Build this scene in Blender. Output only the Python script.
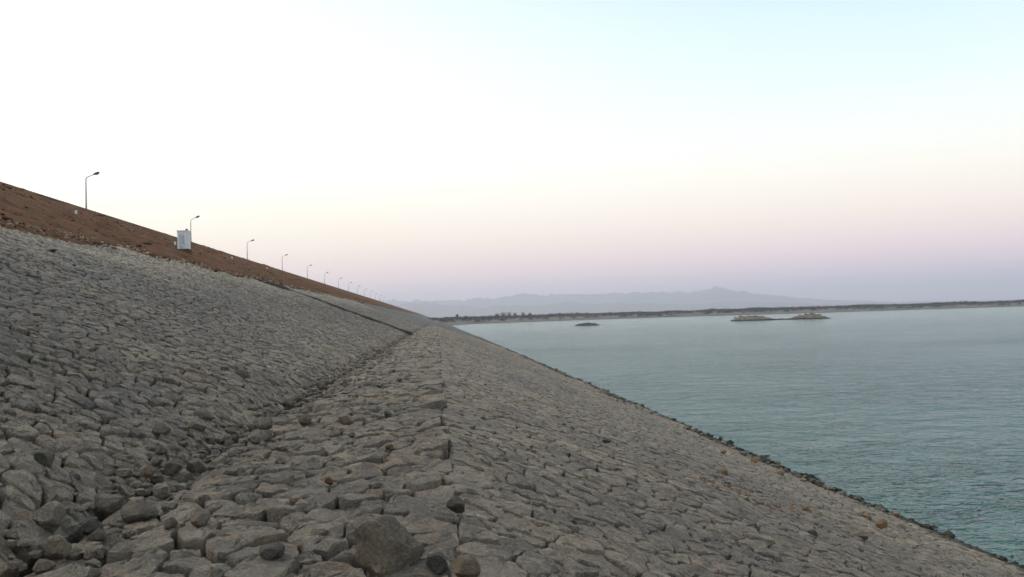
import bpy, bmesh, math, random
import numpy as np
from mathutils import Vector, Matrix, Euler

for o in list(bpy.data.objects):
    bpy.data.objects.remove(o, do_unlink=True)
SC = bpy.context.scene
COL = SC.collection
RAD = math.radians
random.seed(7)

# ------------------------------------------------------------------ camera
# world: x to the right (lake), y along the dam, z up; berm top is z = 0
EYE = Vector((0.0, 0.0, 1.6))
FPX = 900.0                       # focal length in pixels of a 1024 wide frame
YAW, PITCH, ROLL = RAD(-4.83), RAD(1.80), RAD(-1.75)
CR = Matrix.Rotation(YAW, 3, 'Z') @ Matrix.Rotation(RAD(90) + PITCH, 3, 'X') @ Matrix.Rotation(ROLL, 3, 'Z')
cd = bpy.data.cameras.new('camera')
cd.sensor_width = 36.0
cd.lens = FPX / 1024 * 36.0
cd.clip_start = 0.1
cd.clip_end = 60000
cam = bpy.data.objects.new('camera', cd)
COL.objects.link(cam)
cam.matrix_world = Matrix.Translation(EYE) @ CR.to_4x4()
SC.camera = cam

# ------------------------------------------------------------------ sky and light
SUN_AZ = RAD(-72)                 # measured from +y, negative to the left
SUN_EL = RAD(3.0)
SUNV = Vector((math.sin(SUN_AZ), math.cos(SUN_AZ), 0))
w = bpy.data.worlds.new('World')
SC.world = w
w.use_nodes = True
nt = w.node_tree
nt.nodes.clear()
N = nt.nodes.new
L = nt.links.new
out = N('ShaderNodeOutputWorld')
bg = N('ShaderNodeBackground')
tc = N('ShaderNodeTexCoord')
nrm = N('ShaderNodeVectorMath'); nrm.operation = 'NORMALIZE'
L(tc.outputs['Generated'], nrm.inputs[0])
sep = N('ShaderNodeSeparateXYZ'); L(nrm.outputs[0], sep.inputs[0])
flat = N('ShaderNodeVectorMath'); flat.operation = 'MULTIPLY'; flat.inputs[1].default_value = (1, 1, 0)
L(nrm.outputs[0], flat.inputs[0])
fn = N('ShaderNodeVectorMath'); fn.operation = 'NORMALIZE'; L(flat.outputs[0], fn.inputs[0])
dt = N('ShaderNodeVectorMath'); dt.operation = 'DOT_PRODUCT'; dt.inputs[1].default_value = SUNV
L(fn.outputs[0], dt.inputs[0])
az = N('ShaderNodeMapRange'); az.interpolation_type = 'SMOOTHSTEP'
az.inputs['From Min'].default_value = -0.25
az.inputs['From Max'].default_value = 0.72
L(dt.outputs['Value'], az.inputs['Value'])
def ramp(stops):
    r = N('ShaderNodeValToRGB')
    r.color_ramp.interpolation = 'B_SPLINE'
    e = r.color_ramp.elements
    e[0].position, e[0].color = stops[0][0], (*stops[0][1], 1)
    e[1].position, e[1].color = stops[-1][0], (*stops[-1][1], 1)
    for p, c in stops[1:-1]:
        x = e.new(p); x.color = (*c, 1)
    L(sep.outputs['Z'], r.inputs['Fac'])
    return r
anti = ramp([(0, (.76, .66, .86)), (.025, (.84, .67, .83)), (.05, (.98, .71, .78)), (.085, (1, .81, .74)), (.125, (1, .91, .78)),
             (.165, (.95, .94, .87)), (.23, (.78, .90, .91)), (.33, (.54, .76, .91)), (.6, (.34, .43, .51)), (1, (.23, .29, .35))])
sunr = ramp([(0, (.82, .67, .76)), (.03, (.95, .72, .74)), (.06, (1, .80, .70)), (.10, (1, .92, .75)), (.15, (1, 1, .90)), (.22, (1, 1, 1)),
             (.34, (.92, 1, 1)), (.6, (.47, .54, .60)), (1, (.23, .29, .35))])
mx = N('ShaderNodeMix'); mx.data_type = 'RGBA'
L(az.outputs[0], mx.inputs['Factor']); L(anti.outputs[0], mx.inputs[6]); L(sunr.outputs[0], mx.inputs[7])
sky = N('ShaderNodeTexSky'); sky.sky_type = 'NISHITA'; sky.sun_disc = False
sky.sun_elevation = SUN_EL; sky.sun_rotation = SUN_AZ
sky.air_density = 1.0; sky.dust_density = 2.0
skm = N('ShaderNodeVectorMath'); skm.operation = 'SCALE'; skm.inputs['Scale'].default_value = 0.05
L(sky.outputs[0], skm.inputs[0])
add = N('ShaderNodeVectorMath'); add.operation = 'ADD'
L(mx.outputs[2], add.inputs[0]); L(skm.outputs[0], add.inputs[1])
L(add.outputs[0], bg.inputs['Color'])
bg.inputs['Strength'].default_value = 1.2
L(bg.outputs[0], out.inputs['Surface'])

ld = bpy.data.lights.new('afterglow', 'SUN')
ld.energy = 1.5
ld.angle = RAD(40)
ld.color = (1, .9, .82)
lo = bpy.data.objects.new('afterglow', ld)
COL.objects.link(lo)
LDIR = Vector((-math.sin(RAD(55)) * math.cos(RAD(48)), math.cos(RAD(55)) * math.cos(RAD(48)), math.sin(RAD(48))))
lo.rotation_euler = LDIR.to_track_quat('Z', 'Y').to_euler()
lo.location = (-20, 0, 60)

SC.view_settings.view_transform = 'Standard'
SC.view_settings.look = 'None'
SC.view_settings.exposure = 0.0
SC.view_settings.gamma = 1.0
SC.view_settings.use_curve_mapping = False
SC.render.engine = 'CYCLES'
SC.cycles.max_bounces = 6
SC.cycles.volume_bounces = 2

# ------------------------------------------------------------------ geometry of the dam
UP = 0.40                          # rise per metre, upper face
LO = 0.362                         # fall per metre, lower face
XI, XO = -3.1, 0.1                 # inner and outer edge of the berm
WATER = -5.4
XRED = -19.3                       # where the red earth starts
XC = -52.0                         # lake-side edge of the crest
ZC = (XI - XC) * UP
Y0, Y1 = -40.0, 3000.0
AU, AL = math.atan(UP), math.atan(LO)
SU = (XI - XRED) / math.cos(AU)    # slant length, grey part of upper face
SL = 16.6                          # slant length of lower face to just below the water

def ray(px, py):
    return (CR @ Vector(((px - 512) / FPX, -(py - 288.5) / FPX, -1))).normalized()
def hit(px, py, zone):
    d = ray(px, py)
    n, p = {'berm': (Vector((0, 0, 1)), Vector((0, 0, 0))),
            'upper': (Vector((math.sin(AU), 0, math.cos(AU))), Vector((XI, 0, 0))),
            'lower': (Vector((math.sin(AL), 0, math.cos(AL))), Vector((XO, 0, 0)))}[zone]
    return EYE + d * ((p - EYE).dot(n) / d.dot(n))

# value noise in numpy
_rng = np.random.RandomState(3)
_T = _rng.rand(256, 256)
def vn(x, y):
    x = np.asarray(x, float); y = np.asarray(y, float)
    xi = np.floor(x).astype(int); yi = np.floor(y).astype(int)
    fx = x - xi; fy = y - yi
    fx = fx * fx * (3 - 2 * fx); fy = fy * fy * (3 - 2 * fy)
    a = _T[xi % 256, yi % 256]; b = _T[(xi + 1) % 256, yi % 256]
    c = _T[xi % 256, (yi + 1) % 256]; d = _T[(xi + 1) % 256, (yi + 1) % 256]
    return ((a * (1 - fx) + b * fx) * (1 - fy) + (c * (1 - fx) + d * fx) * fy) * 2 - 1

def undul(zone, s, t):
    if zone == 'berm':
        return .06 * vn(s / 1.7 + 9, t / 2.3 + 4) - .20 * np.clip(1 - np.asarray(s) / 1.2, 0, 1) + .05 * np.clip((np.asarray(s) - 2.6) / .6, 0, 1)
    if zone == 'upper':
        e = np.clip(s / 2.0, 0, 1)
        return -.14 * np.clip(1 - np.asarray(s) / .7, 0, 1) + e * (.16 * vn(s / 4.1 + 31, t / 6.3 + 14) + .07 * vn(s / 1.6 + 3, t / 2.1))
    e = np.clip(s / 2.0, 0, 1)
    return e * (.10 * vn(s / 3.7 + 71, t / 5.1 + 44) + .04 * vn(s / 1.3 + 3, t / 1.9))

def surf(zone, s, t, h):
    """s across the face, t along the dam, h out of the face -> (...,3)"""
    h = h + undul(zone, s, t)
    if zone == 'berm':
        return np.stack([s + XI, t, h], -1)
    if zone == 'upper':
        return np.stack([XI - s * math.cos(AU) + h * math.sin(AU), t, s * math.sin(AU) + h * math.cos(AU)], -1)
    return np.stack([XO + s * math.cos(AL) + h * math.sin(AL), t, -s * math.sin(AL) + h * math.cos(AL)], -1)

# ------------------------------------------------------------------ materials
def mat(name):
    m = bpy.data.materials.new(name); m.use_nodes = True
    t = m.node_tree
    b = t.nodes['Principled BSDF']
    return m, t, b
def node(t, kind, **kw):
    n = t.nodes.new(kind)
    for k, v in kw.items():
        if k.startswith('i_'):
            n.inputs[k[2:].replace('_', ' ')].default_value = v
        else:
            setattr(n, k, v)
    return n
def cramp(t, fac, stops):
    r = t.nodes.new('ShaderNodeValToRGB')
    e = r.color_ramp.elements
    e[0].position, e[0].color = stops[0][0], (*stops[0][1], 1)
    e[1].position, e[1].color = stops[-1][0], (*stops[-1][1], 1)
    for p, c in stops[1:-1]:
        x = e.new(p); x.color = (*c, 1)
    t.links.new(fac, r.inputs['Fac'])
    return r.outputs['Color']
def noise(t, vec, scale, detail=4, rough=.55, dist=0.0):
    n = node(t, 'ShaderNodeTexNoise')
    n.inputs['Scale'].default_value = scale
    n.inputs['Detail'].default_value = detail
    n.inputs['Roughness'].default_value = rough
    n.inputs['Distortion'].default_value = dist
    t.links.new(vec, n.inputs['Vector'])
    return n.outputs['Fac']
def mixc(t, fac, a, b, mode='MIX'):
    m = node(t, 'ShaderNodeMix', data_type='RGBA', blend_type=mode)
    for sock, v in ((m.inputs['Factor'], fac), (m.inputs[6], a), (m.inputs[7], b)):
        if isinstance(v, (int, float)):
            sock.default_value = v
        elif isinstance(v, tuple):
            sock.default_value = (*v, 1)
        else:
            t.links.new(v, sock)
    return m.outputs[2]
def mth(t, op, a, b=None):
    m = node(t, 'ShaderNodeMath', operation=op)
    for s, v in ((m.inputs[0], a), (m.inputs[1], b)):
        if v is None: continue
        if isinstance(v, (int, float)): s.default_value = v
        else: t.links.new(v, s)
    return m.outputs[0]
def bump(t, b, height, dist, strength=1.0, prev=None):
    n = node(t, 'ShaderNodeBump')
    n.inputs['Strength'].default_value = strength
    n.inputs['Distance'].default_value = dist
    t.links.new(height, n.inputs['Height'])
    if prev is not None: t.links.new(prev, n.inputs['Normal'])
    t.links.new(n.outputs[0], b.inputs['Normal'])
    return n.outputs[0]

def stone_mat(name, stops, rust=.5, island=True, bumpd=.02):
    m, t, b = mat(name)
    geo = node(t, 'ShaderNodeNewGeometry')
    oi = node(t, 'ShaderNodeObjectInfo')
    pos = geo.outputs['Position']
    rnd = mth(t, 'FRACT', mth(t, 'ADD', geo.outputs['Random Per Island'], oi.outputs['Random']))
    base = cramp(t, rnd, stops)
    # weathering blotches on the rock itself
    big = noise(t, pos, .35, 3)
    base = mixc(t, 1.0, base, cramp(t, big, [(.3, (.78, .80, .84)), (.7, (1.12, 1.08, 1.0))]), 'MULTIPLY')
    # tide marks of old water levels: darker low down, bleached higher up the face; the berm's brighter shading is put into the tone
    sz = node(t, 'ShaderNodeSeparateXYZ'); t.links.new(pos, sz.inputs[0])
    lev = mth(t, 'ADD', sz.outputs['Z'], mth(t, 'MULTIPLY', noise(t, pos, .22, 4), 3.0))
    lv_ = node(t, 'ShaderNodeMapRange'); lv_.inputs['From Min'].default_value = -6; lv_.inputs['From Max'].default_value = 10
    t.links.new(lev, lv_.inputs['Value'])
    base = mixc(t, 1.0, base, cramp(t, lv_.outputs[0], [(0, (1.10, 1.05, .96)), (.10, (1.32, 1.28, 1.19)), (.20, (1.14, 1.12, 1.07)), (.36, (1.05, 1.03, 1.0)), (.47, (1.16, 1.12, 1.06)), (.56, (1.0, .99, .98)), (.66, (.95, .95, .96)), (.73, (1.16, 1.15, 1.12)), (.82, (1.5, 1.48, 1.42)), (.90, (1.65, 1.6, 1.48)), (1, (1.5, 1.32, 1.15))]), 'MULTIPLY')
    mid = noise(t, pos, 5.0, 6, .65, .6)
    base = mixc(t, 1.0, base, cramp(t, mid, [(.25, (.62, .62, .63)), (.5, (1, 1, 1)), (.75, (1.28, 1.24, 1.16))]), 'MULTIPLY')
    fine = noise(t, pos, 45.0, 5, .7)
    base = mixc(t, 1.0, base, cramp(t, fine, [(.3, (.58, .58, .59)), (.7, (1.38, 1.37, 1.34))]), 'MULTIPLY')
    rs = noise(t, pos, 1.9, 5, .6, .8)
    base = mixc(t, cramp(t, rs, [(.62, (0, 0, 0)), (.76, (rust, rust, rust))]), base, (.20, .12, .075))
    wz = mth(t, 'ADD', sz.outputs['Z'], mth(t, 'MULTIPLY', noise(t, pos, .8, 4), -.55))
    wet = node(t, 'ShaderNodeMapRange'); wet.inputs['From Min'].default_value = -5.42; wet.inputs['From Max'].default_value = -5.25
    t.links.new(wz, wet.inputs['Value'])
    base = mixc(t, 1.0, base, cramp(t, wet.outputs[0], [(0, (.34, .34, .32)), (1, (1, 1, 1))]), 'MULTIPLY')
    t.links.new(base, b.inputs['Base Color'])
    b.inputs['Roughness'].default_value = .88
    b.inputs['Specular IOR Level'].default_value = .25
    h1 = noise(t, pos, 7.0, 8, .65, .7)
    mp = node(t, 'ShaderNodeMapping'); mp.inputs['Scale'].default_value = (1.0, 2.6, 3.0); mp.inputs['Rotation'].default_value = (.2, .1, .35)
    t.links.new(pos, mp.inputs['Vector'])
    h0 = noise(t, mp.outputs[0], 3.2, 10, .72, 1.2)
    n0 = bump(t, b, h0, bumpd * 6, 1.0)
    n1 = bump(t, b, h1, bumpd * 3, 1.0, n0)
    vo = node(t, 'ShaderNodeTexVoronoi', feature='DISTANCE_TO_EDGE')
    vo.inputs['Scale'].default_value = 9
    t.links.new(pos, vo.inputs['Vector'])
    crack = mth(t, 'MINIMUM', mth(t, 'MULTIPLY', vo.outputs['Distance'], 6.0), 1.0)
    n2 = bump(t, b, crack, bumpd * .4, .5, n1)
    bump(t, b, fine, bumpd * .9, 1.0, n2)
    return m
GREY = [(0, (0.194, 0.175, 0.159)), (.25, (0.272, 0.243, 0.214)), (.5, (0.318, 0.281, 0.241)), (.75, (0.366, 0.321, 0.274)), (.92, (0.330, 0.262, 0.205)), (.965, (0.370, 0.337, 0.301)), (1, (0.141, 0.124, 0.114))]
GREYL = [(0, (0.221, 0.198, 0.178)), (.3, (0.279, 0.247, 0.213)), (.6, (0.322, 0.282, 0.241)), (.85, (0.365, 0.316, 0.268)), (1, (0.282, 0.233, 0.191))]
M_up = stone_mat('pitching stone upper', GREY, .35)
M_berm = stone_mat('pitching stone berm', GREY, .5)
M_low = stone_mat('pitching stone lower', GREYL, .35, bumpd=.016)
M_loose = stone_mat('loose rock', [(0, (.17, .15, .13)), (.4, (.25, .22, .185)), (.7, (.32, .285, .24)), (1, (.20, .165, .135))], .5)
M_tan = stone_mat('tan rock', [(0, (.29, .235, .18)), (1, (.33, .27, .21))], .4)
M_brown = stone_mat('rust brown rock', [(0, (.24, .14, .085)), (1, (.30, .19, .115))], .8)
M_dark = stone_mat('dark rock', [(0, (.12, .116, .106)), (1, (.16, .152, .138))], .1)
M_wet = stone_mat('shore rubble', [(0, (.09, .085, .075)), (.5, (.15, .14, .12)), (1, (.28, .25, .21))], .3)
M_boulder = stone_mat('stained boulder rock', [(0, (.29, .245, .19)), (1, (.32, .27, .21))], .6, bumpd=.028)
M_white = stone_mat('white pebble', [(0, (.7, .7, .68)), (1, (.75, .75, .72))], 0)

m, t, b = mat('joint soil'); M_soil = m
geo = node(t, 'ShaderNodeNewGeometry')
n_ = noise(t, geo.outputs['Position'], 6, 6, .7)
t.links.new(cramp(t, n_, [(.3, (.022, .020, .018)), (.7, (.055, .050, .042))]), b.inputs['Base Color'])
b.inputs['Roughness'].default_value = .95
bump(t, b, n_, .06)

# the pitching beyond the built stones: darkened colours hold the stones' self-shadow, joints as relief
m, t, b = mat('far pitching'); M_far = m
geo = node(t, 'ShaderNodeNewGeometry')
pos = geo.outputs['Position']
vo = node(t, 'ShaderNodeTexVoronoi'); vo.inputs['Scale'].default_value = 2.0
t.links.new(pos, vo.inputs['Vector'])
sp = node(t, 'ShaderNodeSeparateColor'); t.links.new(vo.outputs['Color'], sp.inputs[0])
c = cramp(t, sp.outputs[0], [(0, (.05, .048, .044)), (.4, (.135, .128, .112)), (1, (.23, .212, .18))])
c = mixc(t, 1.0, c, cramp(t, noise(t, pos, .12, 4), [(.3, (.75, .76, .78)), (.7, (1.15, 1.12, 1.05))]), 'MULTIPLY')
t.links.new(c, b.inputs['Base Color']); b.inputs['Roughness'].default_value = .92
ve = node(t, 'ShaderNodeTexVoronoi', feature='DISTANCE_TO_EDGE'); ve.inputs['Scale'].default_value = 2.0
t.links.new(pos, ve.inputs['Vector'])
bump(t, b, mth(t, 'MINIMUM', mth(t, 'MULTIPLY', ve.outputs['Distance'], 5.0), 1.0), .12)

m, t, b = mat('red earth'); M_red = m
geo = node(t, 'ShaderNodeNewGeometry'); pos = geo.outputs['Position']
n1 = noise(t, pos, .55, 6, .6)
n2 = noise(t, pos, 4.0, 6, .7)
c = cramp(t, n1, [(.3, (.09, .043, .022)), (.5, (.175, .082, .038)), (.72, (.23, .12, .060))])
c = mixc(t, 1.0, c, cramp(t, n2, [(.3, (.5, .5, .5)), (.55, (1, 1, 1)), (.75, (1.5, 1.45, 1.4))]), 'MULTIPLY')
t.links.new(c, b.inputs['Base Color']); b.inputs['Roughness'].default_value = .95
b.inputs['Specular IOR Level'].default_value = .1
bump(t, b, n2, .25)

def plain(name, c, rough=.8, var=.25, scale=3.0, bd=.01, metal=0.0):
    m, t, b = mat(name)
    geo = node(t, 'ShaderNodeNewGeometry')
    n1 = noise(t, geo.outputs['Position'], scale, 6, .65)
    lo_ = tuple(x * (1 - var) for x in c); hi_ = tuple(min(1, x * (1 + var)) for x in c)
    t.links.new(cramp(t, n1, [(.3, lo_), (.7, hi_)]), b.inputs['Base Color'])
    b.inputs['Roughness'].default_value = rough
    b.inputs['Metallic'].default_value = metal
    bump(t, b, n1, bd)
    return m
M_conc = plain('darkened concrete', (.075, .071, .063), .9, .4, 1.5)  # shade of the stair's side walls is put into this even dark tone
M_asph = plain('crest asphalt', (.05, .05, .05), .9)
M_kerb = plain('crest kerb stone', (.06, .045, .035), .9, .4, 1.2)
M_pole = plain('galvanised steel', (.40, .41, .41), .5, .15, 2, .002, .4)
M_head = plain('lamp head enamel', (.05, .055, .06), .5, .1)
M_glass = plain('lamp lens', (.12, .13, .14), .25, .1)
M_wash = plain('peeling whitewash', (.84, .84, .81), .85, .22, 2.2, .02)
M_washw = plain('clean whitewash', (.78, .78, .76), .8, .12, 1.5)
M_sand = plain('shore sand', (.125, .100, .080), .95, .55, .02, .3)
M_bed = plain('lake bed', (.10, .10, .08), .95)
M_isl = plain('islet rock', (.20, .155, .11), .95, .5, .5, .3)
M_isld = plain('dark islet rock', (.075, .072, .066), .95, .4, .5, .3)
M_leaf = plain('far scrub leaves', (.060, .054, .040), .9, .5, .08, .1)
M_trunk = plain('bark', (.08, .06, .045), .9)
M_dry = plain('dry scrub', (.075, .06, .04), .95, .4, 2.0)
M_mtn = plain('mountain rock', (.16, .14, .13), .95, .35, .002, 5)

for m_ in (M_isl, M_sand):               # dark waterline band: wet rock and sand, plus the islets' base shadow painted in
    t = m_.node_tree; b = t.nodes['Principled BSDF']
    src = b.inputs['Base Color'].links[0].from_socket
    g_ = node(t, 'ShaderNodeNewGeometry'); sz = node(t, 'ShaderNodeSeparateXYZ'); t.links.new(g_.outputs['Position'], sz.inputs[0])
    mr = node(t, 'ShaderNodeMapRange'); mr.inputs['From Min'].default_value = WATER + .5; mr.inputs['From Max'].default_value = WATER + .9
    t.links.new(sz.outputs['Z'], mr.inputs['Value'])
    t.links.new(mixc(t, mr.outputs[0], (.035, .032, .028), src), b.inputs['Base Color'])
m, t, b = mat('lake water'); M_water = m
geo = node(t, 'ShaderNodeNewGeometry'); pos = geo.outputs['Position']
mp = node(t, 'ShaderNodeMapping'); mp.inputs['Rotation'].default_value = (0, 0, RAD(14)); mp.inputs['Scale'].default_value = (.75, 1, 1)
t.links.new(pos, mp.inputs['Vector'])
b.inputs['Base Color'].default_value = (.022, .070, .072, 1)
b.inputs['Roughness'].default_value = .11
b.inputs['IOR'].default_value = 1.333
patch = noise(t, pos, .012, 3)
t.links.new(cramp(t, patch, [(.3, (.044, .148, .125)), (.7, (.060, .182, .150))]), b.inputs['Base Color'])
w1 = noise(t, mp.outputs[0], .42, 5, .6, .7)
w2 = noise(t, mp.outputs[0], 2.0, 3, .55, .5)
# ripple bump fades away from the origin, put in to keep far water pale
ln = node(t, 'ShaderNodeVectorMath', operation='LENGTH'); t.links.new(pos, ln.inputs[0])
far_fade = node(t, 'ShaderNodeMapRange', interpolation_type='LINEAR')
for k_i, v_i in (('From Min', -250), ('From Max', 620), ('To Min', .74), ('To Max', .26)): far_fade.inputs[k_i].default_value = v_i
t.links.new(ln.outputs['Value'], far_fade.inputs['Value'])
gust = noise(t, pos, .03, 3)
amp = mth(t, 'MULTIPLY', far_fade.outputs[0], mth(t, 'ADD', mth(t, 'MULTIPLY', gust, 1.8), .10))
nA = bump(t, b, mth(t, 'MULTIPLY', w1, amp), 4.2, 1.0)
bump(t, b, mth(t, 'MULTIPLY', w2, amp), 1.0, 1.0, nA)

# ------------------------------------------------------------------ mesh helpers
def link(name, me, material=None, parent=None):
    o = bpy.data.objects.new(name, me); COL.objects.link(o)
    if material is not None and me is not None and not me.materials:
        me.materials.append(material)
    if parent is not None:
        o.parent = parent
    return o
def tag(o, label=None, cat=None, group=None, kind=None):
    if label: o['label'] = label
    if cat: o['category'] = cat
    if group: o['group'] = group
    if kind: o['kind'] = kind
    return o
def pydata(name, V, F, smooth=False):
    me = bpy.data.meshes.new(name)
    me.from_pydata([tuple(v) for v in V], [], [tuple(f) for f in F])
    if smooth:
        me.polygons.foreach_set('use_smooth', [True] * len(me.polygons))
    me.update()
    return me
def npmesh(name, V, tris, smooth=True):
    """V (n,3), tris (m,3) arrays"""
    me = bpy.data.meshes.new(name)
    me.vertices.add(len(V)); me.vertices.foreach_set('co', np.ascontiguousarray(V, dtype=np.float32).ravel())
    me.loops.add(tris.size); me.loops.foreach_set('vertex_index', np.ascontiguousarray(tris, dtype=np.int32).ravel())
    me.polygons.add(len(tris))
    me.polygons.foreach_set('loop_start', np.arange(0, tris.size, 3, dtype=np.int32))
    me.polygons.foreach_set('use_smooth', np.full(len(tris), smooth, dtype=bool))
    me.update(calc_edges=True)
    return me
def sharp(me, ang=24):
    me.set_sharp_from_angle(angle=RAD(ang))
    return me
def grid_mesh(name, P, smooth=True):
    """P (a,b,3)"""
    a, b_, _ = P.shape
    idx = np.arange(a * b_).reshape(a, b_)
    q = np.stack([idx[:-1, :-1], idx[1:, :-1], idx[1:, 1:], idx[:-1, 1:]], -1).reshape(-1, 4)
    tr = np.concatenate([q[:, [0, 1, 2]], q[:, [0, 2, 3]]])
    return npmesh(name, P.reshape(-1, 3), tr, smooth)
def box(bm, c, s, M=None):
    r = bmesh.ops.create_cube(bm, size=1.0)
    for v in r['verts']:
        v.co = Vector((v.co.x * s[0], v.co.y * s[1], v.co.z * s[2])) + Vector(c)
        if M is not None: v.co = M @ v.co
    return r['verts']
def tube(bm, pts, rads, n=8):
    rings = []
    for i, p in enumerate(pts):
        p = Vector(p)
        d = (Vector(pts[min(i + 1, len(pts) - 1)]) - Vector(pts[max(i - 1, 0)])).normalized()
        q = d.to_track_quat('Z', 'Y')
        rings.append([bm.verts.new(p + q @ Vector((math.cos(a) * rads[i], math.sin(a) * rads[i], 0)))
                      for a in [2 * math.pi * k / n for k in range(n)]])
    for A, B in zip(rings, rings[1:]):
        for k in range(n):
            bm.faces.new((A[k], A[(k + 1) % n], B[(k + 1) % n], B[k]))
    bm.faces.new(rings[0][::-1]); bm.faces.new(rings[-1])
def done(bm, name, smooth=False):
    bmesh.ops.recalc_face_normals(bm, faces=bm.faces[:])
    me = bpy.data.meshes.new(name); bm.to_mesh(me); bm.free()
    if smooth:
        me.polygons.foreach_set('use_smooth', [True] * len(me.polygons))
    return me

# ------------------------------------------------------------------ setting: ground, water, dam body
def structure(name, me, material, parent=None):
    o = link(name, me, material, parent)
    if parent is None: o['kind'] = 'structure'
    return o

P = np.array([[[-13500., -1500, -9.5], [13500, -1500, -9.5]], [[-13500, 19500, -9.5], [13500, 19500, -9.5]]])
structure('ground', grid_mesh('ground', P, False), M_bed)

P = np.array([[[8., -200, WATER], [6000, -200, WATER]], [[8, 2600, WATER], [6000, 2600, WATER]]])
structure('lake', grid_mesh('lake', P, False), M_water)

YN = 200.0                          # stones are built up to here
tn = np.concatenate([np.arange(Y0, 60, 1.0), np.arange(60, YN + 1, 2.5)])
tf = np.concatenate([np.arange(YN, 400, 6.0), np.arange(400, 1000, 25.0), np.linspace(1000, Y1, 20)])
def sheet(zone, s, t, h):
    S, T = np.meshgrid(s, t)
    return surf(zone, S, T, h)
wB = XO - XI
berm = structure('berm', grid_mesh('berm', sheet('berm', np.linspace(-.3, wB + .1, 8), tn, -.20)), M_soil)
upper = structure('upper_embankment_face', grid_mesh('upper', sheet('upper', np.linspace(-.1, SU + 1, 26), tn, -.20)), M_soil)
lower = structure('lower_embankment_face', grid_mesh('lower', sheet('lower', np.linspace(-.1, 25, 34), tn, -.18)), M_soil)
structure('far_face', grid_mesh('berm_far', sheet('berm', np.linspace(-.05, wB, 5), tf, -.03)), M_far, berm)
structure('far_face', grid_mesh('upper_far', sheet('upper', np.linspace(0, SU + 1, 14), tf, -.03)), M_far, upper)
structure('far_face', grid_mesh('lower_far', sheet('lower', np.linspace(0, 25, 20), tf, -.03)), M_far, lower)

# red earth face, rough, from the stone edge to the crest
tr = np.concatenate([np.arange(Y0, 300, 1.6), np.arange(300, 700, 8), np.linspace(700, Y1, 40)])
sr = np.concatenate([[SU - .6], np.linspace(SU - .2, (XI - XC) / math.cos(AU), 44)])
S, T = np.meshgrid(sr, tr)
edge = np.clip((S - SU + .2) / 1.0, 0, 1) * np.clip(((XI - XC) / math.cos(AU) - S) / 1.5, 0, 1)
hr = -.02 + edge * (.10 + .30 * vn(S / 2.6, T / 3.1) + .22 * vn(S / 1.1 + 7, T / 1.3)) - (1 - np.clip((S - SU + .6) / .8, 0, 1)) * .25
P = np.stack([XI - S * math.cos(AU) + hr * math.sin(AU), T, S * math.sin(AU) + hr * math.cos(AU)], -1)
red = structure('red_earth_face', grid_mesh('red_earth_face', P), M_red)

# crest road and the land-side face
P = np.stack([np.array([[XC + .02, y, ZC - .02], [XC - 9, y, ZC - .02], [XC - 75, y, -9.4]]) for y in np.linspace(Y0, Y1, 30)])
structure('crest_road', grid_mesh('crest_road', P, False), M_asph)
bm = bmesh.new()
box(bm, (XC - .18, (Y0 + Y1) / 2, ZC + .06), (.36, Y1 - Y0, .34))
k_ = structure('crest_kerb', done(bm, 'crest_kerb'), M_kerb)

# ------------------------------------------------------------------ pitching stones
def cells(zone, sx, sy, s1, seed, rough, gap, mask):
    rng = np.random.RandomState(seed)
    s0 = 0.0
    nc = int(round((s1 - s0) / sx)); nr = int((YN + 6 + 2) / sy)
    I, J = np.meshgrid(np.arange(-2, nr + 2), np.arange(-2, nc + 2), indexing='ij')
    ps = (J + .5 + .5 * ((I % 2) - .5) + rng.uniform(-.40, .40, I.shape)) * ((s1 - s0) / nc)
    pt = (I + .5 + rng.uniform(-.40, .40, I.shape)) * sy - 1.0
    wt = rng.uniform(-1, 1, I.shape) * (.28 * min(sx, sy) ** 2)
    return ps, pt, wt, rng, (s0, s1)

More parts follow.
